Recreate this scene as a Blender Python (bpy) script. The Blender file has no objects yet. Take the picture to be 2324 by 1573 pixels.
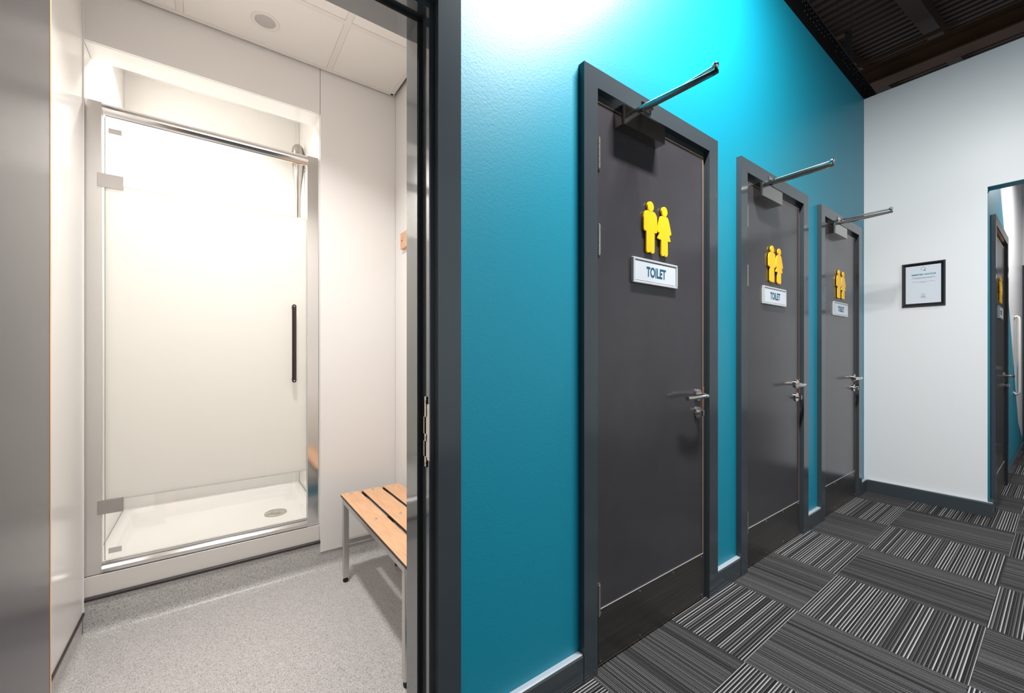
import bpy, bmesh, math, random
from mathutils import Vector, Matrix
random.seed(7)
S = bpy.context.scene
COL = S.collection
PI = math.pi

# ------------------------------------------------------------------ camera, world, lights, exposure
CAM_H = 1.104
cam = bpy.data.cameras.new('camera'); co = bpy.data.objects.new('camera', cam); COL.objects.link(co)
co.location = (0, 0, CAM_H); co.rotation_euler = (PI/2, 0, -math.radians(36.25))
cam.sensor_width = 36; cam.lens = 928/2324*36; cam.shift_y = 16.5/2324; cam.clip_start = 0.01; cam.clip_end = 100
S.camera = co
S.view_settings.view_transform = 'Standard'; S.view_settings.look = 'None'
S.view_settings.gamma = 1; S.view_settings.use_curve_mapping = False
S.view_settings.exposure = 0.0
w = bpy.data.worlds.new('world'); S.world = w; w.use_nodes = True
w.node_tree.nodes['Background'].inputs[0].default_value = (.9, .93, 1, 1)
w.node_tree.nodes['Background'].inputs[1].default_value = .16

def light(name, loc, energy, size, color=(1, 1, 1), rot=(0, 0, 0), size_y=None, spread=None, shape='DISK'):
    l = bpy.data.lights.new(name, 'AREA'); l.energy = energy; l.size = size; l.color = color
    l.shape = 'RECTANGLE' if size_y else shape
    if size_y: l.size_y = size_y
    if spread: l.spread = spread
    o = bpy.data.objects.new(name, l); COL.objects.link(o); o.location = loc; o.rotation_euler = rot
    return o
light('corridor_light', (1.45, .36, 3.35), 168, .7, (1, .99, .97), size_y=.12)
light('corridor_light', (3.15, -.65, 3.10), 26, .4, (.96, .98, 1), spread=2.1)  # unseen lamp added to brighten the end wall
light('corridor_light', (-1.0, -.9, 3.0), 8, .4, (1, .98, .95), spread=2.2)  # unseen lamp added as weak fill from behind
light('corridor_light', (5.9, -.45, 2.9), 50, .4, (1, .97, .96))
light('shower_room_downlight', (.12, 1.5, 2.53), 17, .14, (1, .978, .96), spread=2.2)
light('alcove_downlight', (-.12, 2.76, 2.66), 13.5, .10, (1, .965, .93), spread=2.4)

# ------------------------------------------------------------------ helpers
class MB:
    def __init__(s): s.bm = bmesh.new()
    def box(s, x0, x1, y0, y1, z0, z1, bev=0, seg=2):
        r = bmesh.ops.create_cube(s.bm, size=1)
        vs = r['verts']
        for v in vs:
            v.co = Vector(((x0+x1)/2+v.co.x*(x1-x0), (y0+y1)/2+v.co.y*(y1-y0), (z0+z1)/2+v.co.z*(z1-z0)))
        if bev:
            es = list({e for v in vs for e in v.link_edges})
            bmesh.ops.bevel(s.bm, geom=es, offset=bev, segments=seg, affect='EDGES', profile=.5)
        return s
    def tube(s, pts, r, n=16, caps=True, radii=None):
        """round bar swept along points"""
        P = [Vector(p) for p in pts]; rings = []
        up = None
        for i, p in enumerate(P):
            d = (P[min(i+1, len(P)-1)]-P[max(i-1, 0)]).normalized()
            if up is None:
                up = Vector((0, 0, 1)) if abs(d.z) < .9 else Vector((1, 0, 0))
            a = d.cross(up).normalized(); b = a.cross(d).normalized(); up = b
            rr = radii[i] if radii else r
            rings.append([s.bm.verts.new(p+a*rr*math.cos(2*PI*k/n)+b*rr*math.sin(2*PI*k/n)) for k in range(n)])
        for A, B in zip(rings, rings[1:]):
            for k in range(n):
                f = s.bm.faces.new((A[k], A[(k+1) % n], B[(k+1) % n], B[k])); f.smooth = True
        if caps:
            for q in (rings[0][::-1], rings[-1]): s.bm.faces.new([s.bm.verts.new(v.co) for v in q])
        return s
    def prism(s, pts, axis, a0, a1, smooth=False):
        """closed outline of 2-D points, pushed along axis x / y / z from a0 to a1"""
        def P(p, a):
            return Vector((a, p[0], p[1])) if axis == 'x' else Vector((p[0], a, p[1])) if axis == 'y' else Vector((p[0], p[1], a))
        A = [s.bm.verts.new(P(p, a0)) for p in pts]; B = [s.bm.verts.new(P(p, a1)) for p in pts]
        n = len(pts)
        for i in range(n):
            f = s.bm.faces.new((A[i], A[(i+1) % n], B[(i+1) % n], B[i])); f.smooth = smooth
        s.bm.faces.new(A[::-1]); s.bm.faces.new(B)
        return s
    def build(s, name, mat, parent=None, smooth=None, loc=None):
        bmesh.ops.recalc_face_normals(s.bm, faces=s.bm.faces)
        me = bpy.data.meshes.new(name); s.bm.to_mesh(me); s.bm.free()
        if smooth:
            for p in me.polygons: p.use_smooth = True
        me.materials.append(mat)
        return link(name, me, parent, loc)
def link(name, me, parent=None, loc=None):
    o = bpy.data.objects.new(name, me); COL.objects.link(o)
    if parent: o.parent = parent
    if loc: o.location = loc
    return o
def empty(name, loc=(0, 0, 0), rz=0):
    o = bpy.data.objects.new(name, None); COL.objects.link(o); o.location = loc; o.rotation_euler = (0, 0, rz)
    o.empty_display_size = .05
    return o
def tag(o, label=None, cat=None, group=None, kind=None):
    if label: o['label'] = label
    if cat: o['category'] = cat
    if group: o['group'] = group
    if kind: o['kind'] = kind
    return o
def struct(o, label=None): return tag(o, label, kind='structure')
def text_mesh(name, txt, w_, h_, mat, parent=None, loc=(0, 0, 0), rot=(PI/2, 0, 0), bold=0.0, depth=.0006, shear=0, spacing=1.0):
    c = bpy.data.curves.new(name, 'FONT'); c.body = txt; c.offset = bold; c.extrude = .02; c.shear = shear; c.space_character = spacing
    t = bpy.data.objects.new('t', c); COL.objects.link(t)
    dg = bpy.context.evaluated_depsgraph_get(); dg.update()
    me = bpy.data.meshes.new_from_object(t.evaluated_get(dg)); bpy.data.objects.remove(t)
    xs = [v.co.x for v in me.vertices]; ys = [v.co.y for v in me.vertices]; zs = [v.co.z for v in me.vertices]
    for v in me.vertices:
        v.co = Vector(((v.co.x-(min(xs)+max(xs))/2)/(max(xs)-min(xs))*w_, (v.co.y-(min(ys)+max(ys))/2)/(max(ys)-min(ys))*h_, (v.co.z-min(zs))/(max(zs)-min(zs))*depth))
    me.materials.clear(); me.materials.append(mat); me.name = name
    o = link(name, me, parent, loc); o.rotation_euler = rot
    return o

# ------------------------------------------------------------------ materials
def mat(name, col, rough=.5, metal=0, spec=.5, coat=0, bump=None, var=None):
    m = bpy.data.materials.new(name); m.use_nodes = True
    nt = m.node_tree; b = nt.nodes['Principled BSDF']
    b.inputs['Base Color'].default_value = (*col, 1); b.inputs['Roughness'].default_value = rough
    b.inputs['Metallic'].default_value = metal; b.inputs['Specular IOR Level'].default_value = spec
    b.inputs['Coat Weight'].default_value = coat
    b.inputs['Coat Roughness'].default_value = .12
    tc = nt.nodes.new('ShaderNodeTexCoord')
    if bump:
        sc, st, dist = bump[:3]
        n = nt.nodes.new('ShaderNodeTexNoise'); n.inputs['Scale'].default_value = sc; n.inputs['Detail'].default_value = 3
        mp = nt.nodes.new('ShaderNodeMapping')
        if len(bump) > 3: mp.inputs['Scale'].default_value = bump[3]
        nt.links.new(tc.outputs['Object'], mp.inputs['Vector']); nt.links.new(mp.outputs[0], n.inputs['Vector'])
        bp = nt.nodes.new('ShaderNodeBump'); bp.inputs['Strength'].default_value = st; bp.inputs['Distance'].default_value = dist
        nt.links.new(n.outputs['Fac'], bp.inputs['Height']); nt.links.new(bp.outputs[0], b.inputs['Normal'])
    if var:
        sc, amt = var[:2]
        n = nt.nodes.new('ShaderNodeTexNoise'); n.inputs['Scale'].default_value = sc; n.inputs['Detail'].default_value = 4
        mp = nt.nodes.new('ShaderNodeMapping')
        if len(var) > 2: mp.inputs['Scale'].default_value = var[2]
        nt.links.new(tc.outputs['Object'], mp.inputs['Vector']); nt.links.new(mp.outputs[0], n.inputs['Vector'])
        r = nt.nodes.new('ShaderNodeValToRGB'); r.color_ramp.elements[0].position = .3; r.color_ramp.elements[1].position = .7
        r.color_ramp.elements[0].color = (*[c*(1-amt) for c in col], 1); r.color_ramp.elements[1].color = (*[min(1, c*(1+amt)) for c in col], 1)
        nt.links.new(n.outputs['Fac'], r.inputs[0]); nt.links.new(r.outputs[0], b.inputs['Base Color'])
    return m
M = {}
M['teal'] = mat('teal_paint', (.0, .225, .33), .44, bump=(170, .30, .0014), spec=.5)
M['teal_dark'] = mat('teal_paint_soffit', (.0, .27, .385), .4)
M['white'] = mat('white_paint', (.72, .73, .74), .38, bump=(150, .15, .0008), spec=.4)
M['frame'] = mat('grey_gloss_paint', (.042, .052, .060), .15, bump=(60, .10, .0010, (1, 1, .12)), spec=.5)
M['door'] = mat('grey_laminate', (.040, .037, .042), .22, bump=(700, .05, .0003), spec=.5, var=(9, .06))
M['lip'] = mat('timber_lipping', (.60, .36, .20), .5, var=(40, .2, (1, 1, .1)))
M['kick'] = mat('black_steel_plate', (.10, .095, .09), .32, metal=.8, bump=(90, .12, .0004, (.03, 1, 1)), var=(30, .15, (.1, 1, 3)))
M['chrome'] = mat('polished_nickel', (.62, .60, .57), .13, metal=1)
M['closer'] = mat('nickel_cover', (.40, .38, .355), .15, metal=1)
M['steel'] = mat('brushed_steel', (.62, .60, .57), .3, metal=1, bump=(120, .05, .0003, (1, 1, .1)))
M['brass'] = mat('bronze_latch', (.35, .18, .09), .35, metal=1)
M['strike'] = mat('cream_strike_plate', (.72, .67, .58), .35, metal=.3)
M['black'] = mat('black_rubber', (.008, .008, .010), .55)
M['dark'] = mat('dark_trim', (.035, .024, .024), .4)
M['yellow'] = mat('yellow_acrylic', (.95, .52, .003), .35)
M['acrylic'] = mat('clear_sign_edge', (.60, .62, .64), .12, metal=.25)
M['paper'] = mat('white_insert', (.62, .66, .72), .25)
M['ink'] = mat('teal_ink', (.001, .085, .15), .5)
M['ink2'] = mat('bright_teal_ink', (.02, .22, .28), .5)
M['greyink'] = mat('grey_ink', (.30, .31, .36), .6)
M['darkink'] = mat('dark_ink', (.07, .07, .10), .6)
M['picframe'] = mat('black_picture_frame', (.012, .012, .014), .3)
M['cladding'] = mat('white_hygienic_cladding', (.84, .815, .79), .22, spec=.45, bump=(3, .06, .004))
M['gloss'] = mat('white_gloss_cladding', (.90, .88, .85), .12)
M['riser'] = mat('white_tray_riser', (.74, .70, .66), .3)
M['tray'] = mat('white_shower_tray', (.90, .88, .85), .18)
M['satin'] = mat('satin_silver_profile', (.70, .68, .65), .25, metal=.65)
M['mirror'] = mat('bright_silver_profile', (.74, .73, .72), .12, metal=1)
M['jamb'] = mat('grey_gloss_jamb', (.050, .060, .068), .10, bump=(50, .06, .0008, (1, 1, .12)), spec=1)
M['jamb'].node_tree.nodes['Principled BSDF'].inputs['IOR'].default_value = 1.9
M['handle'] = mat('dark_chrome_handle', (.10, .08, .075), .12, metal=1)
M['tile'] = mat('ceiling_tile', (.84, .81, .77), .75, bump=(500, .2, .0005))
M['tbar'] = mat('white_ceiling_grid', (.80, .76, .71), .4)
M['wood'] = mat('beech_slat', (.72, .41, .225), .38, var=(9, .13, (14, 1, 4)), bump=(60, .06, .0004, (10, .5, 1)))
M['hole'] = mat('keep_hole_black', (.0, .0, .0), .9, spec=0)
M['hingeplate'] = mat('grey_chrome_hinge', (.50, .48, .46), .25, metal=1)
M['lit_ledge'] = mat('lit_skirting_top', (.30, .35, .39), .35)  # paler colour paints in the light caught on top of the skirting
M['slatedge'] = mat('black_slat_edge', (.03, .022, .020), .5)
M['roof'] = mat('brown_roof_sheet', (.075, .046, .036), .55)
M['beam'] = mat('brown_steel_beam', (.13, .073, .040), .5, var=(2, .2))
M['beamdark'] = mat('dark_steel_beam', (.07, .05, .04), .5)
M['lens'] = mat('grey_lamp_lens', (.50, .47, .45), .25)
M['cable'] = mat('black_steel_strip', (.005, .005, .006), .8, spec=.05)
M['sash'] = mat('grey_strip_edge', (.05, .055, .06), .4)

def speckle(name, a, bcol, c):
    m = bpy.data.materials.new(name); m.use_nodes = True; nt = m.node_tree; b = nt.nodes['Principled BSDF']
    tc = nt.nodes.new('ShaderNodeTexCoord')
    v = nt.nodes.new('ShaderNodeTexVoronoi'); v.inputs['Scale'].default_value = 560
    n = nt.nodes.new('ShaderNodeTexNoise'); n.inputs['Scale'].default_value = 3; n.inputs['Detail'].default_value = 2
    sep = nt.nodes.new('ShaderNodeSeparateColor')
    r = nt.nodes.new('ShaderNodeValToRGB'); r.color_ramp.interpolation = 'LINEAR'
    e = r.color_ramp.elements; e[0].position = 0; e[0].color = (*bcol, 1); e[1].position = 1; e[1].color = (*c, 1)
    x = e.new(.16); x.color = (*bcol, 1); x = e.new(.3); x.color = (*a, 1); x = e.new(.85); x.color = (*a, 1)
    nt.links.new(tc.outputs['Object'], v.inputs['Vector']); nt.links.new(v.outputs['Color'], sep.inputs[0]); nt.links.new(sep.outputs[0], r.inputs[0])
    nt.links.new(r.outputs[0], b.inputs['Base Color']); b.inputs['Roughness'].default_value = .38
    n2 = nt.nodes.new('ShaderNodeTexNoise'); n2.inputs['Scale'].default_value = 260
    nt.links.new(tc.outputs['Object'], n2.inputs['Vector'])
    bp = nt.nodes.new('ShaderNodeBump'); bp.inputs['Strength'].default_value = .25; bp.inputs['Distance'].default_value = .001
    nt.links.new(n2.outputs['Fac'], bp.inputs['Height']); nt.links.new(bp.outputs[0], b.inputs['Normal'])
    return m
M['vinyl'] = speckle('speckled_grey_vinyl', (.57, .545, .53), (.24, .23, .225), (.74, .755, .735))

def carpet(name, pitch, light, dark, fiber):
    m = bpy.data.materials.new(name); m.use_nodes = True; nt = m.node_tree; b = nt.nodes['Principled BSDF']
    N = nt.nodes.new; L = nt.links.new
    tc = N('ShaderNodeTexCoord'); oi = N('ShaderNodeObjectInfo'); sp = N('ShaderNodeSeparateXYZ'); L(tc.outputs['Object'], sp.inputs[0])
    def mth(op, a, c=None, d=None):
        x = N('ShaderNodeMath'); x.operation = op
        for i, q in enumerate((a, c, d)):
            if q is None: continue
            if isinstance(q, (int, float)): x.inputs[i].default_value = q
            else: L(q, x.inputs[i])
        return x.outputs[0]
    def rng(v, a, b_, c, d):
        x = N('ShaderNodeMapRange'); L(v, x.inputs['Value'])
        for k, q in zip(('From Min', 'From Max', 'To Min', 'To Max'), (a, b_, c, d)): x.inputs[k].default_value = q
        return x.outputs[0]
    def white(v):
        x = N('ShaderNodeTexWhiteNoise'); x.noise_dimensions = '1D'; L(v, x.inputs['W']); return x.outputs['Value']
    # one repeat = a pale thread and a broader dark rib; their strength differs from rib to rib
    seed = mth('MULTIPLY', oi.outputs['Random'], 53.0)
    yy = mth('ADD', mth('MULTIPLY', sp.outputs[1], 1/pitch), 400.5)
    idx = mth('FLOOR', yy); fr = mth('FRACT', yy)
    r1 = white(mth('ADD', mth('ADD', idx, .5), seed)); r2 = white(mth('ADD', mth('ADD', idx, 200.3), seed))
    cen = rng(r2, 0, 1, .30, .46)
    dist = mth('ABSOLUTE', mth('SUBTRACT', fr, cen))
    thread = rng(dist, .11, .24, 1, 0)
    amp = N('ShaderNodeValToRGB'); amp.color_ramp.interpolation = 'LINEAR'
    e = amp.color_ramp.elements; e[0].position = 0; e[0].color = (.12, .12, .12, 1); e[1].position = 1; e[1].color = (1, 1, 1, 1)
    x = e.new(.25); x.color = (.25, .25, .25, 1); x = e.new(.6); x.color = (.75, .75, .75, 1); L(r1, amp.inputs[0])
    n = N('ShaderNodeTexNoise'); n.inputs['Scale'].default_value = 620; n.inputs['Detail'].default_value = 3
    L(tc.outputs['Object'], n.inputs['Vector'])
    fib = rng(n.outputs['Fac'], .36, .64, 1-fiber, 1+fiber)
    d2 = mth('ABSOLUTE', mth('SUBTRACT', fr, .80)); rib = rng(d2, .08, .22, 1, .25)
    rib = mth('MULTIPLY', rib, rng(r2, 0, 1, .5, 1.8))
    v = mth('ADD', mth('MULTIPLY', mth('MULTIPLY', thread, amp.outputs[0]), light), mth('MULTIPLY', rib, dark))
    v = mth('MULTIPLY', v, fib)
    cb_ = N('ShaderNodeCombineColor'); L(mth('MULTIPLY', v, 1.0), cb_.inputs[0]); L(mth('MULTIPLY', v, .975), cb_.inputs[1]); L(mth('MULTIPLY', v, 1.0), cb_.inputs[2])
    L(cb_.outputs[0], b.inputs['Base Color']); b.inputs['Roughness'].default_value = .95; b.inputs['Specular IOR Level'].default_value = .12
    bp = N('ShaderNodeBump'); bp.inputs['Strength'].default_value = .6; bp.inputs['Distance'].default_value = .002
    hh = mth('ADD', mth('ADD', thread, rib), mth('MULTIPLY', n.outputs['Fac'], .5)); L(hh, bp.inputs['Height']); L(bp.outputs[0], b.inputs['Normal'])
    return m
M['carpet'] = carpet('ribbed_carpet', .0106, .31, .023, .55)
M['carpet2'] = carpet('turned_carpet_light', .0070, .135, .032, .55)  # same carpet; lower contrast paints in how light falls on turned tiles
M['underlay'] = mat('carpet_underlay', (.01, .01, .01), .9)

def glass(name, col, rough, ior=1.5):
    m = bpy.data.materials.new(name); m.use_nodes = True; b = m.node_tree.nodes['Principled BSDF']
    b.inputs['Base Color'].default_value = (*col, 1); b.inputs['Transmission Weight'].default_value = 1
    b.inputs['Roughness'].default_value = rough; b.inputs['IOR'].default_value = ior
    return m
M['glass'] = glass('clear_glass', (.985, .995, .985), 0.0)
def frost():
    m = bpy.data.materials.new('frosted_glass'); m.use_nodes = True; nt = m.node_tree
    b = nt.nodes['Principled BSDF']; out = nt.nodes['Material Output']
    b.inputs['Base Color'].default_value = (.94, .93, .90, 1); b.inputs['Roughness'].default_value = .28
    t = nt.nodes.new('ShaderNodeBsdfTranslucent'); t.inputs[0].default_value = (.86, .85, .82, 1)
    mx = nt.nodes.new('ShaderNodeMixShader'); mx.inputs[0].default_value = .62
    nt.links.new(b.outputs[0], mx.inputs[1]); nt.links.new(t.outputs[0], mx.inputs[2]); nt.links.new(mx.outputs[0], out.inputs[0])
    return m
M['frost'] = frost()
M['glassedge'] = mat('green_glass_edge', (.30, .36, .28), .2)

# ------------------------------------------------------------------ main planes
YF, YL, YW, YB = .960, .979, .985, 1.103      # frame front, leaf face, corridor wall face, inner wall face
TOP = 3.165
XE = 4.258                                    # end wall face
OX = [1.0035, 2.1105, 3.2175]                 # the three toilet door frames (outer left edges)
FW = .8795                                    # frame width
# openings in the corridor wall (x0, x1, ztop)
ops = [(-.30, .4545+.03, 2.04)] + [(x+.035, x+.845, 2.04) for x in OX]
mb = MB(); x = -3.0
for a, b_, zt in ops:
    mb.box(x, a, YW, YB, 0, TOP); mb.box(a, b_, YW, YB, zt, TOP); x = b_
mb.box(x, XE+.11, YW, YB, 0, TOP)
struct(mb.build('wall_left', M['teal']))
# end wall with opening (opening from y=.331 to y=-1.2, head 2.241)
mb = MB(); mb.box(XE, XE+.11, .331, YW, 0, TOP); mb.box(XE, XE+.11, -1.2, .331, 2.241, TOP); mb.box(XE, XE+.11, -2.2, -1.2, 0, TOP)
we = struct(mb.build('wall_back', M['white']))
mb = MB(); mb.box(XE+.002, XE+.112, -1.199, .3305, 2.2395, 2.2412)
mb.build('soffit', M['teal_dark'], we)
mb = MB(); mb.box(XE+.0015, XE+.112, .3295, .3312, 0, 2.2408)
mb.build('reveal', M['teal_dark'], we)
# corridor beyond the opening
D4X, D4W = 4.43, 1.02
mb = MB(); mb.box(XE+.11, D4X+.04, .331, .43, 0, TOP); mb.box(D4X+.04, D4X+D4W-.04, .331, .43, 2.04, TOP); mb.box(D4X+D4W-.04, 7.72, .331, .43, 0, TOP)
wl2 = struct(mb.build('wall_left', M['teal']))
MB().prism([(4.75, TOP), (5.106, 2.425), (5.403, 2.182), (5.914, 1.534), (7.059, .353), (7.719, .10), (7.719, TOP)], 'y', .3298, .3312).build('painted_reflection', M['white'], wl2)  # white polygon paints the far wall's reflection onto the teal wall
struct(MB().box(7.72, 7.82, -2.2, .43, 0, TOP).build('wall_back', M['white']))
struct(MB().box(-3, 7.82, -2.3, -2.2, 0, TOP).build('wall_right', M['white']))
struct(MB().box(-3.1, -3, -2.3, YB, 0, TOP).build('wall_front', M['white']))

# carpet: underlay slab and tiles, each a piece
P = .4915
flo = struct(MB().box(-3, 7.82, -2.3, YW+.03, -.08, -.0065).build('floor', M['underlay']))
def tile_mesh(x0, x1, y0, y1, mt, name='carpet_tile'):
    mb = MB(); g = .0004
    mb.box(x0+g, x1-g, y0+g, y1-g, -.006, 0, bev=.0012, seg=1)
    bm = mb.bm; me = bpy.data.meshes.new(name); bmesh.ops.recalc_face_normals(bm, faces=bm.faces); bm.to_mesh(me); bm.free(); me.materials.append(M[mt])
    return me
full = tile_mesh(-P/2, P/2, -P/2, P/2, 'carpet'); full2 = tile_mesh(-P/2, P/2, -P/2, P/2, 'carpet2')
yrow = .690
clipA = tile_mesh(-P/2, P/2, -P/2, YW-.0005-yrow-P/2, 'carpet')               # tile cut at the wall, ribs along x
clipB = tile_mesh(-P/2, YW-.0005-yrow-P/2, -P/2, P/2, 'carpet2')               # the same turned a quarter
for j in range(-6, 1):
    for i in range(-10, 12):
        cx = 2.03+P*(i+.5); cy = yrow+P*(j+.5)
        if cx-P/2 < -3.0 or cy-P/2 < -2.3: continue
        if j == 0 and cx-P/2 > XE+.1: continue
        turned = (i+j) % 2 == 0
        me = full2 if turned else full
        if j == 0: me = clipB if turned else clipA
        o = link('carpet_tile', me, flo, (cx, cy, random.uniform(-.0004, 0)))
        # j=-1, i=0 is the tile with ribs along the corridor
        if turned: o.rotation_euler = (0, 0, PI/2)

# ------------------------------------------------------------------ skirtings in the corridor
def skirt(x0, x1):
    prof = [(YW, 0), (YF+.002, 0), (YF+.002, .088), (YF+.005, .094), (YF+.010, .096), (YW, .096)]
    o = MB().prism(prof, 'x', x0, x1).build('baseboard_left', M['frame']); struct(o)
    MB().prism([(YW-.0005, .0955), (YF+.010, .0955), (YF+.0055, .0945), (YF+.0045, .0945), (YF+.0095, .0967), (YW-.0005, .0967)], 'x', x0+.0005, x1-.0005).build('skirting_lit_top', M['lit_ledge'], o)
skirt(.5355, OX[0]); skirt(OX[0]+FW, OX[1]); skirt(OX[1]+FW, OX[2]); skirt(OX[2]+FW, XE-.023)
prof = [(XE, 0), (XE-.023, 0), (XE-.023, .088), (XE-.020, .094), (XE-.015, .096), (XE, .096)]
bb = struct(MB().prism([(a, b) for a, b in prof], 'y', .306, YF+.002).build('baseboard_back', M['frame']))
MB().box(XE-.0225, XE-.0005, .307, YF+.001, .0955, .0967).build('skirting_lit_top', M['lit_ledge'], bb)
MB().box(XE-.002, XE+.11, .306, .331, 0, .096, bev=.003).build('return_block', M['frame'], bb)
struct(MB().box(D4X+D4W, 7.70, .306, .331, 0, .096, bev=.003).build('baseboard_left', M['frame']))
struct(MB().box(7.697, 7.72, -2.1, -.72, 0, .096, bev=.003).build('baseboard_back', M['frame']))

# ------------------------------------------------------------------ doors
def arch_bits(root, x0, xi0, xi1, x1, zi, zt, yf, yw, sides=(1, 1, 1)):
    if sides[0]: MB().prism([(x0, 0), (xi0, 0), (xi0, zi), (x0, zt)], 'y', yf, yw).build('architrave', M['frame'], root)
    if sides[1]: MB().prism([(xi1, 0), (x1, 0), (x1, zt), (xi1, zi)], 'y', yf, yw).build('architrave', M['frame'], root)
    MB().prism([(x0, zt), (xi0, zi), (xi1, zi), (x1, zt)], 'y', yf, yw).build('architrave', M['frame'], root)
def hinge(root, x, y, z0, z1):
    h = MB(); n = 5; dz = (z1-z0)/n
    for k in range(n): h.tube([(x, y, z0+dz*k+.0004), (x, y, z0+dz*(k+1)-.0004)], .0058, 14)
    h.tube([(x, y, z0-.004), (x, y, z1+.004)], .0040, 10)
    o = h.build('hinge', M['steel'], root)
    MB().box(x+.004, x+.012, y+.004, y+.014, z0, z1).build('hinge_leaf', M['steel'], o)
def lever(root, x, y, z, d=1):
    """lever handle: rose on the leaf, neck, bar running back towards the hinges"""
    o = empty('door_handle', (x, y, z)); o.parent = root
    MB().tube([(0, .001, 0), (0, -.008, 0)], .026, 28).tube([(0, -.008, 0), (0, -.0095, 0)], .024, 28).build('rose', M['chrome'], o)
    MB().tube([(0, -.008, 0), (0, -.040, 0), (-.002*d, -.047, 0), (-.010*d, -.052, 0), (-.030*d, -.054, -.0005), (-.080*d, -.054, -.002), (-.12*d, -.050, -.003), (-.158*d, -.047, -.003)], .0092, 18).build('lever', M['chrome'], o)
def make_door(name, label, ox, yl, W, closer=True, k_scr=4):
    """closed door leaf in a grey frame; origin = outer left foot of the frame, y = 0 at the leaf face"""
    root = struct(empty(name, (ox, yl, 0)), label)
    yf = YF-YL; yw = YW-YL
    xi0, xi1 = .0665, W-.0743
    arch_bits(root, 0, xi0, xi1, W, 2.019, 2.085, yf, yw)
    l0, l1, zt = xi0+.009, xi1-.0205, 1.991
    ln = MB(); d = YB-YL
    ln.box(l0-.028, l0-.003, yw, d, 0, 2.032); ln.box(l1+.003, l1+.030, yw, d, 0, 2.032); ln.box(l0-.003, l1+.003, yw, d, 1.996, 2.032)
    ln.box(l0-.003, l0+.010, .050, d, 0, 1.996); ln.box(l1-.010, l1+.003, .050, d, 0, 1.996); ln.box(l0, l1, .050, d, 1.984, 1.996)
    ln.build('lining', M['frame'], root)
    e = .0042
    MB().box(l0+e, l1-e, -.0004, .046, .008, zt-e).build('leaf', M['door'], root)
    lp = MB(); lp.box(l0, l0+e, 0, .046, .006, zt); lp.box(l1-e, l1, 0, .046, .006, zt); lp.box(l0+e, l1-e, 0, .046, zt-e, zt); lp.box(l0+e, l1-e, 0, .046, .006, .008)
    lp.build('lipping', M['lip'], root)
    kp = MB().box(l0+.012, l1-.004, -.0024, -.0004, .010, .205, bev=.0005, seg=1).build('kick_plate', M['kick'], root)
    MB().box(l0+.012, l1-.004, -.0034, -.0004, .2040, .2056).build('plate_edge', M['satin'], kp)
    for i in range(k_scr):
        for z in (.022, .192):
            sx = l0+.024+(l1-l0-.040)*i/(k_scr-1)
            MB().tube([(sx, -.0018, z), (sx, -.0036, z)], .0030, 10).build('screw', M['steel'], kp)
    for z0, z1 in ((.192, .298), (1.451, 1.554), (1.750, 1.856)): hinge(root, l0+.0085, -.0085, z0, z1)
    xh = l1-.050
    lever(root, xh, 0, .922)
    t = empty('thumb_turn', (xh, 0, .843)); t.parent = root
    MB().tube([(0, .001, 0), (0, -.007, 0)], .026, 28).build('rose', M['chrome'], t)
    MB().tube([(0, -.006, 0), (0, -.018, 0)], .009, 18).box(-.004, .004, -.032, -.016, -.013, .013, bev=.002).build('turn', M['chrome'], t)
    MB().box(l1-.0002, l1+.004, -.004, .018, .862, .952, bev=.001, seg=1).build('latch_plate', M['brass'], root)
    if closer:
        c = empty('door_closer', (l0, 0, 0)); c.parent = root
        cx0, cx1, cz0, cz1, dep = .0965, .347, 1.921, 1.990, .044
        r = .009; pr = [(cx0, -.0004), (cx0, -dep+r)] + [(cx0+r-r*math.cos(a), -dep+r-r*math.sin(a)) for a in [PI/2*k/6 for k in range(1, 7)]] + [(cx1, -dep), (cx1, -.0004)]
        MB().prism(pr, 'z', cz0, cz1).build('closer_body', M['closer'], c)
        bx, by, bz = .190, -.022, 2.003
        ex, ey, ez = .240, -.298, 2.020
        MB().tube([(bx, by, cz1), (bx, by, bz+.006)], .011, 18).tube([(bx, by, bz+.005), (bx, by, bz+.010)], .007, 6).build('spindle', M['chrome'], c)
        # main arm: tapering flat bar; forearm: rod back to the frame
        A = Vector((bx, by, bz)); E_ = Vector((ex, ey, ez)); m_ = MB()
        d_ = (E_-A); s_ = Vector((d_.y, -d_.x, 0)).normalized()
        rings = []
        for t_, wd, th in ((-.04, .013, .003), (0, .014, .004), (.12, .013, .008), (.3, .010, .010), (.6, .009, .009), (.97, .0075, .007), (1.03, .006, .006)):
            p = A+d_*t_
            rings.append([m_.bm.verts.new(p+s_*a*wd+Vector((0, 0, b*th))) for a, b in ((-1, -.6), (-.7, -1), (.7, -1), (1, -.6), (1, .6), (.7, 1), (-.7, 1), (-1, .6))])
        for Q, R in zip(rings, rings[1:]):
            for k in range(8): m_.bm.faces.new((Q[k], Q[(k+1) % 8], R[(k+1) % 8], R[k]))
        m_.bm.faces.new(rings[0][::-1]); m_.bm.faces.new(rings[-1])
        m_.build('arm', M['closer'], c)
        F = Vector((.268, -.034, 2.046)); E2 = E_+Vector((0, 0, .020))
        MB().tube([E2, F], .0055, 14).build('forearm', M['chrome'], c)
        MB().tube([E_-Vector((0, 0, .004)), E_+Vector((0, 0, .012))], .0065, 16).tube([E_+Vector((0, 0, .012)), E_+Vector((0, 0, .017)), E_+Vector((0, 0, .025)), E_+Vector((0, 0, .030))], .01, 18, radii=[.006, .0105, .0105, .006]).build('elbow_joint', M['chrome'], c)
        br = MB().box(.232, .292, yf-.003, yf, 2.030, 2.062, bev=.001, seg=1)
        br.prism([(.250, -.040), (.280, -.040), (.288, yf-.002), (.238, yf-.002)], 'z', 2.036, 2.040)
        br.tube([(.266, -.034, 2.028), (.266, -.034, 2.052)], .006, 14)
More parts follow.
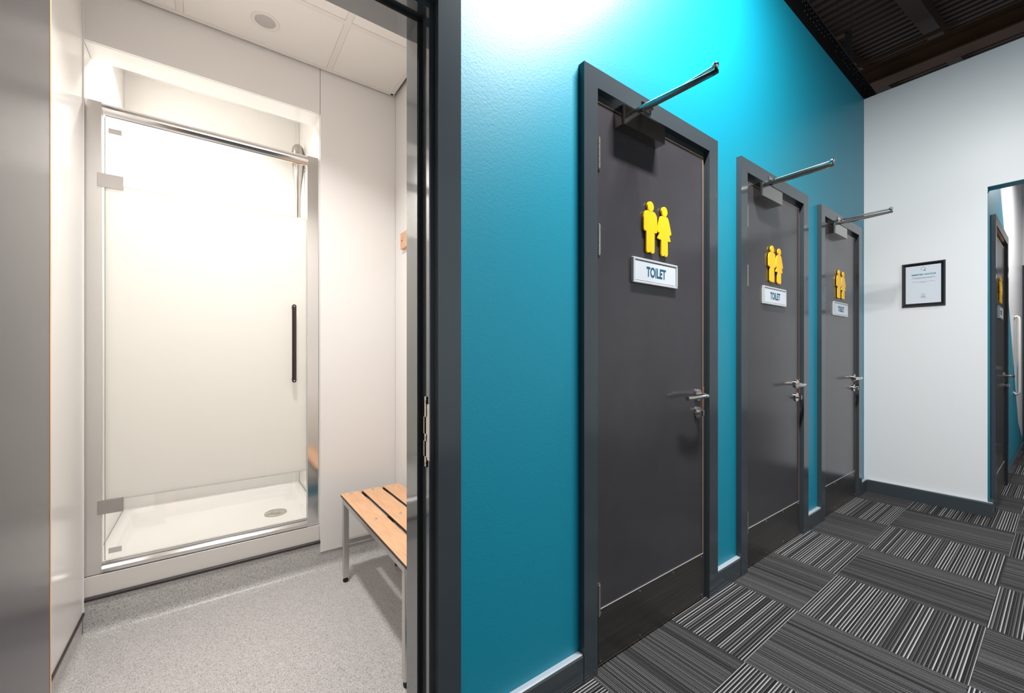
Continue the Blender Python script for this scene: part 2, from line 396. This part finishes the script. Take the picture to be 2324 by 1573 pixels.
        br.build('arm_bracket', M['chrome'], c)
    return root, l0, l1
for i, x in enumerate(OX):
    lab = ['grey toilet door nearest the showers, first along the teal wall', 'middle grey toilet door of the three on the teal wall', 'grey toilet door beside the white end wall'][i]
    make_door('door_%d' % (i+2), lab, x, YL, FW)
make_door('door_5', 'grey toilet door seen edge-on through the opening in the white wall', D4X, YL+.331-YW, D4W, closer=False)
gr_ = tag(empty('reflection_rail', (6.45, .3298, .70)), 'pale upright rail in place of a reflection on the wall beyond the opening', 'reflection')  # rail added in place of a pale reflection in the glossy wall
MB().tube([(0, 0, .765), (0, -.020, .775), (0, -.028, .768), (0, -.032, .745), (0, -.032, .4), (0, -.032, .03), (0, -.028, .008), (0, -.020, 0), (0, 0, .008)], .012, 12).build('rail', M['tbar'], gr_, smooth=True)
MB().tube([(0, .0003, .765), (0, -.006, .765)], .025, 20).build('rose', M['steel'], gr_)
MB().tube([(0, .0003, .006), (0, -.006, .006)], .025, 20).build('rose', M['steel'], gr_)
# far door, a sliver beyond
r6 = struct(empty('door_6', (7.72, .329, 0), -PI/2), 'dark door frame at the far end beyond the opening')
arch_bits(r6, 0, .066, .86, .926, 2.08, 2.146, -.024, 0)
MB().box(.072, .854, -.004, .04, .006, 2.02).build('leaf', M['door'], r6)
lever(r6, .12, -.004, .93, -1)

# shower room doorway: frame and open leaf
r1 = struct(empty('door_1', (0, 0, 0)), 'grey doorway frame with its door open towards us')
XA, XR, XS = .469, .4545, .4413
XLr, XLs, XLa = -.2605, -.2473, -.275
arch_bits(r1, XLa-.066, XLa, XA, .5355, 2.019, 2.085, YF, YW)
ln = MB()
ln.box(XR, .49, YW, YB, 0, 2.035); ln.box(-.30, XLr, YW, YB, 0, 2.035); ln.box(XLr, XR, YW, YB, 2.003, 2.035)
ln.build('lining', M['jamb'], r1)
st = MB(); st.box(XS, XR, 1.030, YB, 0, 1.990); st.box(XLr, XLs, 1.030, YB, 0, 1.990); st.box(XLr, XR, 1.030, YB, 1.990, 2.003)
st.build('stop', M['jamb'], r1)
sl = MB(); sl.box(XS+.002, XR, 1.0265, 1.030, 0, 1.995); sl.box(XLr, XR, 1.0265, 1.030, 1.992, 2.003); sl.box(XLr, XLs-.002, 1.0265, 1.030, 0, 1.99)
sl.build('smoke_seal', M['black'], r1)
sk = MB()
# strike plate, drawn in y,z with two keep holes, lip towards the corridor
yy0, yy1 = .9935, 1.016
for a, b in ((.808, .833), (.875, .897), (.940, .990)): pass
z_ = [.807, .833, .874, .897, .940, .991]
sk.box(XR-.0016, XR+.0002, yy0, yy1, z_[0], z_[1]); sk.box(XR-.0016, XR+.0002, yy0, yy1, z_[2], z_[3]-.004); sk.box(XR-.0016, XR+.0002, yy0, yy1, z_[4]-.002, z_[5])
sk.box(XR-.0016, XR+.0002, yy0, yy0+.006, z_[0], z_[5]); sk.box(XR-.0016, XR+.0002, yy1-.006, yy1, z_[0], z_[5])
sk.box(XR-.0016, XR+.0004, YW-.004, yy0, .826, .972)
sko = sk.build('strike_plate', M['strike'], r1)
kh = MB(); kh.box(XR-.0008, XR+.0003, yy0+.006, yy1-.006, z_[1], z_[2]); kh.box(XR-.0008, XR+.0003, yy0+.006, yy1-.006, z_[3]-.004, z_[4]-.002); kh.build('keep_hole', M['hole'], sko)
for z in (.817, .885, .980): MB().tube([(XR-.0012, 1.0045, z), (XR-.0030, 1.0045, z)], .0035, 12).build('screw', M['steel'], sko)
MB().box(XLr, XR, YW-.004, YW+.022, -.002, .0025, bev=.001, seg=1).build('threshold_strip', M['steel'], r1)
# open leaf
lf = MB().box(-.252, -.206, .250, .949, .008, 1.987).build('leaf', M['door'], r1)
lp = MB(); lp.box(-.252, -.2056, .949, .955, .006, 1.991); lp.box(-.252, -.206, .244, .250, .006, 1.991); lp.box(-.252, -.206, .250, .949, 1.987, 1.991)
lp.build('lipping', M['lip'], r1)

# ------------------------------------------------------------------ signs on the toilet doors
male = [(1.385, 1.663), (1.369, 1.6625), (1.355, 1.660), (1.344, 1.650), (1.340, 1.634), (1.340, 1.588), (1.343, 1.582), (1.348, 1.5805), (1.356, 1.5815), (1.356, 1.507), (1.359, 1.501), (1.364, 1.4985), (1.371, 1.4985), (1.376, 1.5005), (1.3815, 1.505), (1.387, 1.5005), (1.393, 1.4985), (1.400, 1.4985), (1.405, 1.501), (1.408, 1.507), (1.408, 1.5815), (1.416, 1.5805), (1.422, 1.582), (1.425, 1.588), (1.425, 1.634), (1.421, 1.650), (1.411, 1.660), (1.398, 1.6625)]
fem = [(1.474, 1.661), (1.462, 1.660), (1.452, 1.656), (1.446, 1.648), (1.443, 1.640), (1.428, 1.598), (1.428, 1.592), (1.433, 1.588), (1.443, 1.589), (1.432, 1.566), (1.433, 1.5625), (1.453, 1.5615), (1.453, 1.507), (1.456, 1.501), (1.461, 1.498), (1.467, 1.498), (1.471, 1.500), (1.475, 1.504), (1.479, 1.500), (1.484, 1.498), (1.490, 1.498), (1.495, 1.501), (1.498, 1.507), (1.498, 1.5615), (1.516, 1.5625), (1.517, 1.566), (1.508, 1.589), (1.516, 1.588), (1.522, 1.592), (1.522, 1.598), (1.507, 1.640), (1.504, 1.648), (1.498, 1.656), (1.487, 1.660)]
def figure(name, pts, head, parent, y0, y1, ox):
    cx, cz, rx, rz = head
    m_ = MB()
    m_.prism([(a-ox, b) for a, b in pts], 'y', y0, y1)
    m_.prism([(cx-ox+rx*math.cos(2*PI*k/28), cz+rz*math.sin(2*PI*k/28)) for k in range(28)], 'y', y0-.0004, y1)
    return m_.build(name, M['yellow'], parent)
where = ['nearest toilet door of the teal wall', 'middle toilet door on the teal wall', 'toilet door beside the white end wall']
first_p = ['pair of yellow standing figures with hard shadows on the first toilet door', 'pair of yellow standing figures on the middle toilet door', 'small pale yellow pair of figures on the toilet door beside the white wall']
first_s = ['largest TOILET sign, in clear frame on the first toilet door', 'TOILET sign in clear frame on the middle toilet door', 'small pale TOILET sign on the toilet door beside the white wall']
def sign_set(x, yl, lp_, ls_):
    b = 1.0035
    e = tag(empty('toilet_pictogram', (x+.3785, yl, 0)), lp_, 'pictogram', 'yellow figure pictograms on the toilet doors')
    oo = b+.3785
    figure('male_figure', male, (1.383, 1.680, .0195, .0195), e, -.010, -.004, oo)
    figure('female_figure', fem, (1.4755, 1.678, .0195, .0195), e, -.010, -.004, oo)
    for px, pz in ((1.383, 1.53), (1.383, 1.62), (1.4755, 1.53), (1.4755, 1.62)): MB().tube([(px-oo, -.004, pz), (px-oo, .0003, pz)], .006, 10).build('standoff', M['slatedge'], e)
    s = tag(empty('toilet_sign', (x+.4165, yl, 1.4225)), ls_, 'sign', 'TOILET signs on the toilet doors')
    w2, h2 = .146, .0485
    fm = MB()
    fm.box(-w2, w2, -.012, -.0004, h2-.009, h2, bev=.0015, seg=1); fm.box(-w2, w2, -.012, -.0004, -h2, -h2+.009, bev=.0015, seg=1)
    fm.box(-w2, -w2+.010, -.012, -.0004, -h2+.009, h2-.009); fm.box(w2-.010, w2, -.012, -.0004, -h2+.009, h2-.009)
    fm.box(-w2+.009, w2-.009, -.004, -.0004, -h2+.008, h2-.008)
    fm.build('sign_frame', M['acrylic'], s)
    MB().box(-w2+.0125, w2-.0125, -.0100, -.004, -h2+.0115, h2-.0115).build('insert', M['paper'], s)
    text_mesh('lettering', 'TOILET', .128, .0395, M['ink'], s, (.0, -.0100, .0005), bold=.03, shear=.03)
for i, x in enumerate(OX): sign_set(x, YL-.0004, first_p[i], first_s[i])
sign_set(D4X+.10, YL+.331-YW-.0004, 'yellow figures on the door seen edge-on through the far opening', 'TOILET sign on the door seen edge-on through the far opening')

# ------------------------------------------------------------------ framed notice on the end wall
n = tag(empty('framed_notice', (XE, .643, 1.620)), 'black framed member notice hanging on the white end wall', 'notice')
hw, hh = .1155, .1625; fwid = .022
prof_ = lambda: None
fr = MB()
def ring(m_, yo, zo, yi, zi, x0, x1, x2):
    """mitred moulding: outer edge, raised crest, inner edge"""
    for (sa, sb) in (((-1, -1), (1, -1)), ((1, -1), (1, 1)), ((1, 1), (-1, 1)), ((-1, 1), (-1, -1))):
        def V(q, s, xx):
            f = [(yo, zo), ((yo*2+yi)/3, (zo*2+zi)/3), (yi, zi)][q]
            return m_.bm.verts.new((xx, f[0]*s[0], f[1]*s[1]))
        a = [V(0, sa, 0), V(0, sa, x0), V(1, sa, x1), V(2, sa, x2), V(2, sa, 0)]
        b = [V(0, sb, 0), V(0, sb, x0), V(1, sb, x1), V(2, sb, x2), V(2, sb, 0)]
        for k in range(4): m_.bm.faces.new((a[k], a[k+1], b[k+1], b[k]))
ring(fr, hw, hh, hw-fwid, hh-fwid, -.010, -.020, -.009)
fr.build('frame', M['picframe'], n)
MB().box(-.007, -.001, -hw+fwid-.002, hw-fwid+.002, -hh+fwid-.002, hh-fwid+.002).build('paper', M['paper'], n)
RT = (PI/2, 0, -PI/2)
def note_text(txt, y, z, w_, h_, m_, bold=0): text_mesh('lettering', txt, w_, h_, m_, n, (-.0072, y, z), RT, bold=bold, depth=.0003)
note_text('MEMBER NOTICE', -.003, .073, .128, .0105, M['ink2'], .05)
ln_ = MB()
for y0, y1, z in ((-.062, .060, .0515), (-.066, .062, .0475), (-.045, .042, .0435), (-.062, .060, .020), (-.012, .013, .0145)):
    ln_.box(-.0074, -.007, y0, y1, z-.0010, z+.0010)
ln_.build('small_print', M['greyink'], n)
MB().box(-.0074, -.007, -.014, .013, -.0755, -.0740).box(-.0074, -.007, -.008, .006, -.0715, -.0705).build('small_print', M['ink2'], n)
MB().box(-.0074, -.007, -.012, .010, -.0895, -.0865).box(-.0074, -.007, -.015, .012, -.0985, -.0960).build('small_print', M['darkink'], n)
lg = MB(); c_ = (-.001, .117)
lg.tube([(-.0072, c_[0]-.0115*math.cos(a), c_[1]-.001+.0125*math.sin(a)) for a in [(-60+k*12)*PI/180 for k in range(26)]], .0013, 6)
lg.build('emblem', M['greyink'], n)
MB().tube([(-.0072, c_[0]-.001, c_[1]-.016), (-.0072, c_[0]-.012, c_[1]-.006)], .0017, 6).tube([(-.0072, c_[0]-.006, c_[1]-.015), (-.0072, c_[0]-.013, c_[1]-.013)], .0019, 6).build('emblem', M['ink2'], n)

# ------------------------------------------------------------------ perforated steel strip on the wall head
tr = tag(empty('perforated_steel_strip', (0, YW, TOP)), 'black perforated steel strip running along the top of the teal wall', 'strip')
xs_ = [-1.6, -.35, .9, 2.15, 2.62, 3.55, 4.60]
for a, b in zip(xs_, xs_[1:]):
    MB().box(a+.003, b-.003, -.003, .006, .0005, .168, bev=.001, seg=1).build('strip_panel', M['cable'], tr)
    hm = MB()
    for k in range(int((b-a)/.05)):
        for j, z in enumerate((.148, .126, .086)):
            if random.random() < .72:
                q = a+.02+k*.05+(.014 if j == 1 else 0)
                if q > b-.015: continue
                r_ = .0036 if j < 2 else .0042
                hm.bm.faces.new([hm.bm.verts.new((q+r_*math.cos(t), -.0034, z+r_*math.sin(t))) for t in [2*PI*u/8 for u in range(8)]])
    tag(hm.build('lit_perforation', M['lens'], tr), kind='stuff')  # pale discs paint in the light seen through the holes
MB().box(-1.6, 4.60, -.005, .012, .168, .174).build('top_lip', M['sash'], tr)

# ------------------------------------------------------------------ roof over the corridor
rf = struct(empty('ceiling', (0, 0, 0)), 'dark brown corrugated roof on steel beams')
zr = lambda x: 6.4+.208*(x-8)
dk = MB(); p_ = .225; x = -4.0; v0 = []
while x < 16:
    for dx, dz in ((0, 0), (.12, 0), (.145, .04), (.20, .04)):
        v0.append((x+dx, zr(x+dx)+dz))
    x += p_
A = [dk.bm.verts.new((a, -5, b)) for a, b in v0]; B = [dk.bm.verts.new((a, 6, b)) for a, b in v0]
for k in range(len(v0)-1): dk.bm.faces.new((A[k], A[k+1], B[k+1], B[k]))
dk.build('roof_sheet', M['roof'], rf)
def rafter(y0, y1, x0, x1, h, m_):
    mb = MB()
    for xx0, xx1 in ((x0, x1),):
        vs = [(xx0, zr(xx0)-h), (xx1, zr(xx1)-h), (xx1, zr(xx1)-.001), (xx0, zr(xx0)-.001)]
        mb.prism(vs, 'y', y0, y1)
    mb.build('rafter', m_, rf)
rafter(1.28, 1.48, -3, 15, .22, M['roof']); rafter(2.38, 2.62, -3, 15, .20, M['roof']); rafter(-1.2, -1.0, -3, 15, .22, M['roof'])
def ibeam(x, z0, z1, w_=.2, y0=-5, y1=6):
    MB().box(x-w_/2, x+w_/2, y0, y1, z0, z0+.025).box(x-w_/2, x+w_/2, y0, y1, z1-.025, z1).box(x-.012, x+.012, y0, y1, z0+.02, z1-.02).build('beam', M['beam'], rf)
ibeam(9.5, 5.86, 6.17, .30)
MB().box(9.37, 9.43, 1.03, 6, 6.27, 6.31).build('bar', M['beam'], rf)
for (px, py, z1) in ((5.5, 1.496, 7), (5.5, 1.374, 7), (5.5, 1.059, 7)):
    MB().tube([(px, py, 3.0 if py > 1.2 else 4.9), (px, py, zr(px)-.01)], .004, 8).build('hanger_rod', M['beam'], rf)
MB().box(5.47, 5.53, 1.38, 1.425, 3.2, 4.55).build('strut', M['sash'], rf)
MB().box(5.47, 5.53, 1.40, 1.62, 4.54, 4.565).build('strut', M['beam'], rf)

# ================================================================== SHOWER ROOM
XL_, XRm, YBK, ZC = -.405, .838, 2.270, 2.555
# vinyl floor
struct(MB().box(XL_-.1, XRm+.1, YW, 2.32, -.08, 0).build('floor', M['vinyl']))
# walls: backing slabs and cladding sheets
wl = struct(MB().box(XL_-.10, XL_-.004, YB, 3.30, 0, 2.80).build('wall_left', M['cladding']))
MB().box(XL_-.004, XL_, YB+.006, 2.262, .098, 2.72).build('wall_panel', M['cladding'], wl)
MB().box(XL_-.004, XL_, 2.282, 3.170, .20, 2.72).build('wall_panel', M['gloss'], wl)
MB().tube([(XL_+.001, 2.262, .10), (XL_+.001, 2.262, ZC)], .0035, 8).build('sealant', M['cladding'], wl)
wr = struct(MB().box(XRm+.004, XRm+.10, YB, 2.42, 0, 2.80).build('wall_right', M['cladding']))
MB().box(XRm, XRm+.004, YB+.006, 2.262, .098, 2.72).build('wall_panel', M['cladding'], wr)
wf = struct(MB().box(.49, XRm+.004, YB, YB+.006, .098, 2.72).box(XL_-.004, -.30, YB, YB+.006, .098, 2.72).box(-.30, .49, YB, YB+.006, 2.035, 2.72).build('wall_front', M['cladding']))
wb = struct(MB().box(.450, XRm+.02, 2.275, 2.41, 0, 2.80).box(XL_-.004, .450, 2.275, 2.41, 2.334, 2.80).build('wall_back', M['cladding']))
MB().box(.4455, XRm, 2.262, 2.275, .0895, 2.72, bev=.0015, seg=2).build('wall_panel', M['cladding'], wb)
MB().box(XL_, .4440, 2.2645, 2.275, 2.328, 2.72, bev=.001, seg=1).build('wall_panel', M['cladding'], wb)
MB().box(XL_+.001, .444, 2.276, 2.405, 2.328, 2.3335).build('soffit', M['gloss'], wb)
MB().box(.4440, .4495, 2.276, 2.405, .226, 2.328).build('reveal', M['gloss'], wb)
# alcove
struct(MB().box(XL_-.10, .60, 3.172, 3.28, 0, 2.80).build('wall_back', M['gloss']))
wa = struct(MB().box(.487, .60, 2.41, 3.172, 0, 2.80).build('wall_right', M['gloss']))
MB().box(.470, .486, 3.157, 3.171, .20, 2.70).build('corner_trim', M['tray'], wa)
struct(MB().box(XL_, .487, 2.41, 3.172, 2.70, 2.80).build('ceiling', M['gloss']))

# coved vinyl skirting (upstand, quarter round, toe)
def cove_prof(h, r=.032, t=.002, n=8):
    pts = [(0, h), (-t, h), (-t, r+t)] + [(-t-r+r*math.cos(a), r+t-r*math.sin(a)) for a in [PI/2*k/n for k in range(1, n+1)]] + [(-t-r-.004, 0), (0, 0)]
    return pts
cb = struct(MB().prism([(YBK+a, b) for a, b in cove_prof(.142)], 'x', XL_, .4455).prism([(YBK+a, b) for a, b in cove_prof(.0893)], 'x', .4455, XRm).build('baseboard_back', M['vinyl'], smooth=False))
MB().tube([(XL_+.001, YBK-.003, .142), (.4450, YBK-.003, .142)], .0075, 12).build('capping_strip', M['dark'], cb)
cl = struct(MB().prism([(XL_-a, b) for a, b in cove_prof(.086)], 'y', YB+.006, YBK-.03).build('baseboard_left', M['vinyl']))
MB().box(XL_-.002, XL_+.005, YB+.006, YBK-.004, .086, .0975, bev=.002).build('capping_strip', M['dark'], cl)
cr = struct(MB().prism([(XRm+a, b) for a, b in cove_prof(.086)], 'y', YB+.006, YBK-.03).build('baseboard_right', M['vinyl']))

# suspended ceiling: tiles, bars, edge trim
ce = struct(empty('ceiling', (0, 0, ZC)), 'white suspended tile ceiling of the shower room')
gx = [-.1105, .4805]; gy = 1.873
xe0, xe1, ye0, ye1 = XL_+.004, XRm-.022, YB+.01, YBK-.026
cols = [xe0, gx[0], gx[1], xe1]; rows = [ye0, gy, ye1]
for a, b in zip(cols, cols[1:]):
    for c, d in zip(rows, rows[1:]):
        MB().box(a+.012, b-.012, c+.012, d-.012, -.001, .012, bev=.002, seg=1).build('ceiling_tile', M['tile'], ce)
for g in gx: MB().box(g-.0125, g+.0125, ye0, ye1, -.003, .016).build('grid_bar', M['tbar'], ce)
for a, b in zip(cols, cols[1:]): MB().box(a+.0125, b-.0125, gy-.0125, gy+.0125, -.003, .016).build('grid_bar', M['tbar'], ce)
MB().box(xe0, xe1, ye1-.014, ye1+.004, -.004, .0).box(xe0, xe1, ye1+.002, ye1+.004, 0, .03).build('edge_trim', M['tbar'], ce)
MB().box(xe1-.014, xe1+.004, ye0, ye1, -.004, .0).box(xe1+.002, xe1+.004, ye0, ye1, 0, .03).build('edge_trim', M['tbar'], ce)
MB().box(xe0, xe1, ye0-.004, ye0+.012, -.004, 0).build('edge_trim', M['tbar'], ce)
MB().box(XL_-.02, XRm+.02, YB, 2.275, .075, .08).build('void_board', M['black'], ce)
lt = tag(empty('ceiling_light', (.187, 2.075, ZC)), 'round unlit grey spotlight set in the white ceiling tile', 'ceiling light')
def annulus(r0, r1, z0, z1, n=40):
    m_ = MB(); R = []
    for rr, zz in ((r1, z1), (r1, z0+.001), (r1-.002, z0), (r0+.003, z0), (r0, z0+.003), (r0, z1)):
        R.append([m_.bm.verts.new((rr*math.cos(2*PI*k/n), rr*math.sin(2*PI*k/n), zz)) for k in range(n)])
    for A_, B_ in zip(R, R[1:]):
        for k in range(n): m_.bm.faces.new((A_[k], A_[(k+1) % n], B_[(k+1) % n], B_[k]))
    return m_
annulus(.038, .054, -.0045, -.001).build('trim_ring', M['tbar'], lt, smooth=True)
lm = MB(); n_ = 32
rr = [(.038, -.002), (.030, -.0045), (.015, -.006)]
Rg = [[lm.bm.verts.new((r*math.cos(2*PI*k/n_), r*math.sin(2*PI*k/n_), z)) for k in range(n_)] for r, z in rr]
for A_, B_ in zip(Rg, Rg[1:]):
    for k in range(n_): lm.bm.faces.new((A_[k], A_[(k+1) % n_], B_[(k+1) % n_], B_[k]))
lm.bm.faces.new(Rg[-1]); lm.build('lens', M['lens'], lt, smooth=True)

# shower tray
ty = tag(empty('shower_tray', (XL_, 2.275, .15)), 'white low shower tray behind the frosted glass door', 'shower tray')
TX0, TX1, TY0, TY1 = XL_+.001, .485, 2.276, 3.170
def rrect(x0, x1, y0, y1, r, n=6):
    out = []
    for cx, cy, a0 in ((x1-r, y0+r, -PI/2), (x1-r, y1-r, 0), (x0+r, y1-r, PI/2), (x0+r, y0+r, PI)):
        out += [(cx+r*math.cos(a0+PI/2*k/n), cy+r*math.sin(a0+PI/2*k/n)) for k in range(n+1)]
    return out
tm = MB(); loops = []
for ins, r, z in ((0, .004, 0), (0, .004, .070), (.003, .006, .0745), (.045, .05, .0745), (.053, .055, .072), (.075, .06, .047), (.090, .06, .043), (.25, .08, .040)):
    loops.append([tm.bm.verts.new((a-XL_, b-2.275, z)) for a, b in rrect(TX0+ins, TX1-ins, TY0+ins, TY1-ins, max(r, .004))])
for A_, B_ in zip(loops, loops[1:]):
    for k in range(len(A_)):
        f = tm.bm.faces.new((A_[k], A_[(k+1) % len(A_)], B_[(k+1) % len(A_)], B_[k]))
tm.bm.faces.new(loops[-1]); tm.build('tray_body', M['tray'], ty, smooth=True)
MB().box(0.001, .8475, -.004, .0008, .0005, .078, bev=.001, seg=1).build('riser_panel', M['riser'], ty)
dr = annulus(.020, .056, -.004, .004, 36); 
dx_, dy_ = .293-XL_, 2.690-2.275
o = dr.build('drain_cover', M['steel'], ty, smooth=True, loc=(dx_, dy_, .0445)); o.rotation_euler = (PI, 0, 0)
dd = MB()
for k in range(10):
    a = 2*PI*k/10; dd.tube([(.012*math.cos(a), .012*math.sin(a), .0045), (.050*math.cos(a), .050*math.sin(a), .0045)], .002, 6)
dd.tube([(0, 0, 0), (0, 0, .006)], .020, 20)
d2 = dd.build('drain_grid', M['steel'], ty, loc=(dx_, dy_, .0435))

# shower enclosure
sh = tag(empty('shower_enclosure', (0, 2.29, .227)), 'silver framed shower door with frosted glass and dark handle', 'shower')
def S_(m_, name, mt, parent=sh, **k):
    for v in m_.bm.verts: v.co -= Vector((0, 2.29, .227))
    return m_.build(name, mt, parent, **k)
S_(MB().box(XL_+.001, -.3545, 2.281, 2.312, .2285, 2.108, bev=.002), 'wall_profile', M['satin'])
S_(MB().box(.388, .4400, 2.281, 2.312, .2285, 2.108, bev=.002), 'wall_profile', M['mirror'])
# head rail with a bowed front, bottom rail with a lip
def bow(zc, h, y, n=8): return [(y+.016, zc-h/2), (y, zc-h/2)] + [(y-.014*math.sin(PI*k/n), zc-h/2+h*k/n) for k in range(1, n)] + [(y, zc+h/2), (y+.016, zc+h/2)]
S_(MB().prism(bow(2.085, .046, 2.290), 'x', -.354, .392), 'head_rail', M['mirror'], smooth=False)
S_(MB().prism([(2.312, .2285), (2.278, .2285), (2.276, .232), (2.276, .240), (2.270, .243), (2.268, .250), (2.276, .258), (2.288, .262), (2.312, .262)], 'x', -.354, .388), 'sill_rail', M['mirror'])
S_(MB().box(-.354, .388, 2.284, 2.289, .262, .272), 'water_bar', M['mirror'])
# door glass: two clear bands and the frosted band, all 8 mm thick
gx0, gx1, gy0, gy1 = -.346, .386, 2.290, 2.298
pane = S_(MB().box(gx0, gx1, gy0, gy1, 1.789, 2.062), 'glass_pane', M['glass'])
S_(MB().box(gx0, gx1, gy0, gy1, .274, .511), 'glass_pane', M['glass'])
S_(MB().box(gx0, gx1, gy0, gy1, .511, 1.789), 'frosted_band', M['frost'])
S_(MB().box(gx0-.0025, gx0-.0002, gy0, gy1, .274, 2.055), 'glass_edge', M['glassedge'])
S_(MB().box(gx1+.0002, gx1+.0020, gy0-.003, gy1, .265, 2.055), 'magnet_seal', M['satin'])
for zc in (1.797, .491):
    h_ = S_(MB().box(-.368, -.292, 2.2785, 2.2875, zc-.0275, zc+.0275, bev=.0012), 'hinge', M['hingeplate'])
    S_(MB().box(-.374, -.356, 2.2800, 2.2815, zc-.033, zc+.033), 'hinge_recess', M['satin'], h_); bpy.data.objects[h_.name].children[0].location = (0, 0, 0)
hd = S_(MB().prism([(.3245+.0095*math.cos(a), 1.337+.0095*math.sin(a)) for a in [PI*k/8 for k in range(9)]] + [(.3245+.0095*math.cos(a), .972+.0095*math.sin(a)) for a in [PI+PI*k/8 for k in range(9)]], 'y', 2.246, 2.254).box(.318, .331, 2.254, 2.290, 1.325, 1.340).box(.318, .331, 2.254, 2.290, .969, .984), 'handle', M['handle'])
for z in (1.337, .972):
    q = MB().tube([(.3245, 2.2465, z), (.3245, 2.2445, z)], .0035, 12)
    for v in q.bm.verts: v.co -= Vector((0, 2.29, .227))
    q.build('cap_screw', M['steel'], hd)
for zc in (2.0035, .3095):
    S_(MB().box(-.337, -.298, 2.2885, 2.2899, zc-.0105, zc+.0105), 'badge', M['satin'])

# shower riser column on the right alcove wall
sc = tag(empty('shower_column', (.448, 2.955, 1.0)), 'grey metal shower column with domed head in the alcove corner', 'shower column')
zs = [0, .9, 1.12, 1.20, 1.26, 1.32, 1.40, 1.435, 1.452, 1.460]; rs = [.014, .014, .016, .022, .030, .036, .037, .032, .020, .003]
MB().tube([(0, 0, z) for z in zs], .02, 24, radii=rs).build('column', M['closer'], sc, smooth=True)
MB().tube([(0, 0, 1.30), (.038, 0, 1.30)], .012, 14).tube([(0, 0, .10), (.038, 0, .10)], .012, 14).build('wall_bracket', M['chrome'], sc)

# ------------------------------------------------------------------ bench
bn = tag(empty('slatted_bench', (.50, 1.264, 0)), 'low bench with beech slats on a brushed steel frame', 'bench')
BX, BY = .50, 1.264
def Bb(m_, name, mt, parent=bn, **k):
    if parent is bn:
        for v in m_.bm.verts: v.co -= Vector((BX, BY, 0))
    return m_.build(name, mt, parent, **k)
for a, b in ((.504, .592), (.606, .697), (.711, .796)):
    s_ = Bb(MB().box(a+.0005, b-.0005, 1.2645, 2.0975, .4085, .4205, bev=.0006, seg=1), 'slat', M['wood'])
    q = MB().box(a, b, 1.264, 2.098, .4075, .4190, bev=.002, seg=2)
    for v in q.bm.verts: v.co -= Vector((BX, BY, 0))
    q.build('slat_edge', M['slatedge'], s_)
    for yb in (1.307, 1.697, 2.087-.012):
        c_ = (a+b)/2
        q = MB().tube([(c_, yb, .4195), (c_, yb, .4215), (c_, yb, .4235), (c_, yb, .4245)], .006, 16, radii=[.0068, .0068, .005, .002])
        for v in q.bm.verts: v.co -= Vector((BX, BY, 0))
        q.build('bolt', M['chrome'], s_, smooth=True)
LG = .026
for (lx, ly) in ((.509, 1.290), (.509, 2.064), (.766, 1.290), (.766, 2.064)):
    l_ = Bb(MB().box(lx, lx+LG, ly, ly+LG, .022, .381, bev=.0025), 'leg', M['steel'])
    q = MB().tube([(lx+LG/2, ly+LG/2, 0), (lx+LG/2, ly+LG/2, .010), (lx+LG/2, ly+LG/2, .014), (lx+LG/2, ly+LG/2, .024)], .01, 18, radii=[.011, .013, .010, .010])
    for v in q.bm.verts: v.co -= Vector((BX, BY, 0))
    q.build('foot', M['black'], l_)
fm = MB()
for lx in (.509, .766): fm.box(lx, lx+LG, 1.290, 2.090, .381, .407, bev=.002)
for ly in (1.290, 2.064): fm.box(.509+LG, .766, ly, ly+LG, .381, .407, bev=.002)
Bb(fm, 'seat_frame', M['steel'])
for ly in (1.290, 2.064): Bb(MB().box(.509+LG, .766, ly+.002, ly+LG-.002, .180, .204, bev=.002), 'cross_rail', M['steel'])
for yb in (1.307, 1.697, 2.075):
    for a in (.592, .697): Bb(MB().box(a-.01, a+.026, yb-.03, yb+.03, .4015, .4080), 'spacer', M['black'])
Bb(MB().box(.535, .766, 1.685, 1.709, .390, .4075), 'support_bar', M['steel'])

# ------------------------------------------------------------------ coat rail on the right wall
cr_ = tag(empty('coat_rail', (XRm, 1.16, 1.667)), 'small wooden coat rail just showing at the edge of the doorway', 'coat rail')
MB().box(-.018, -.0005, 0, .980, 0, .086, bev=.002).build('board', M['wood'], cr_)
MB().tube([(-.018, .955, .043), (-.020, .955, .043)], .004, 10).build('screw', M['darkink'], cr_)
for y in (.2, .45, .70):
    MB().box(-.021, -.018, y-.01, y+.01, .02, .07).tube([(-.020, y, .035), (-.045, y, .028), (-.058, y, .04), (-.060, y, .055)], .004, 10).build('hook', M['chrome'], cr_)
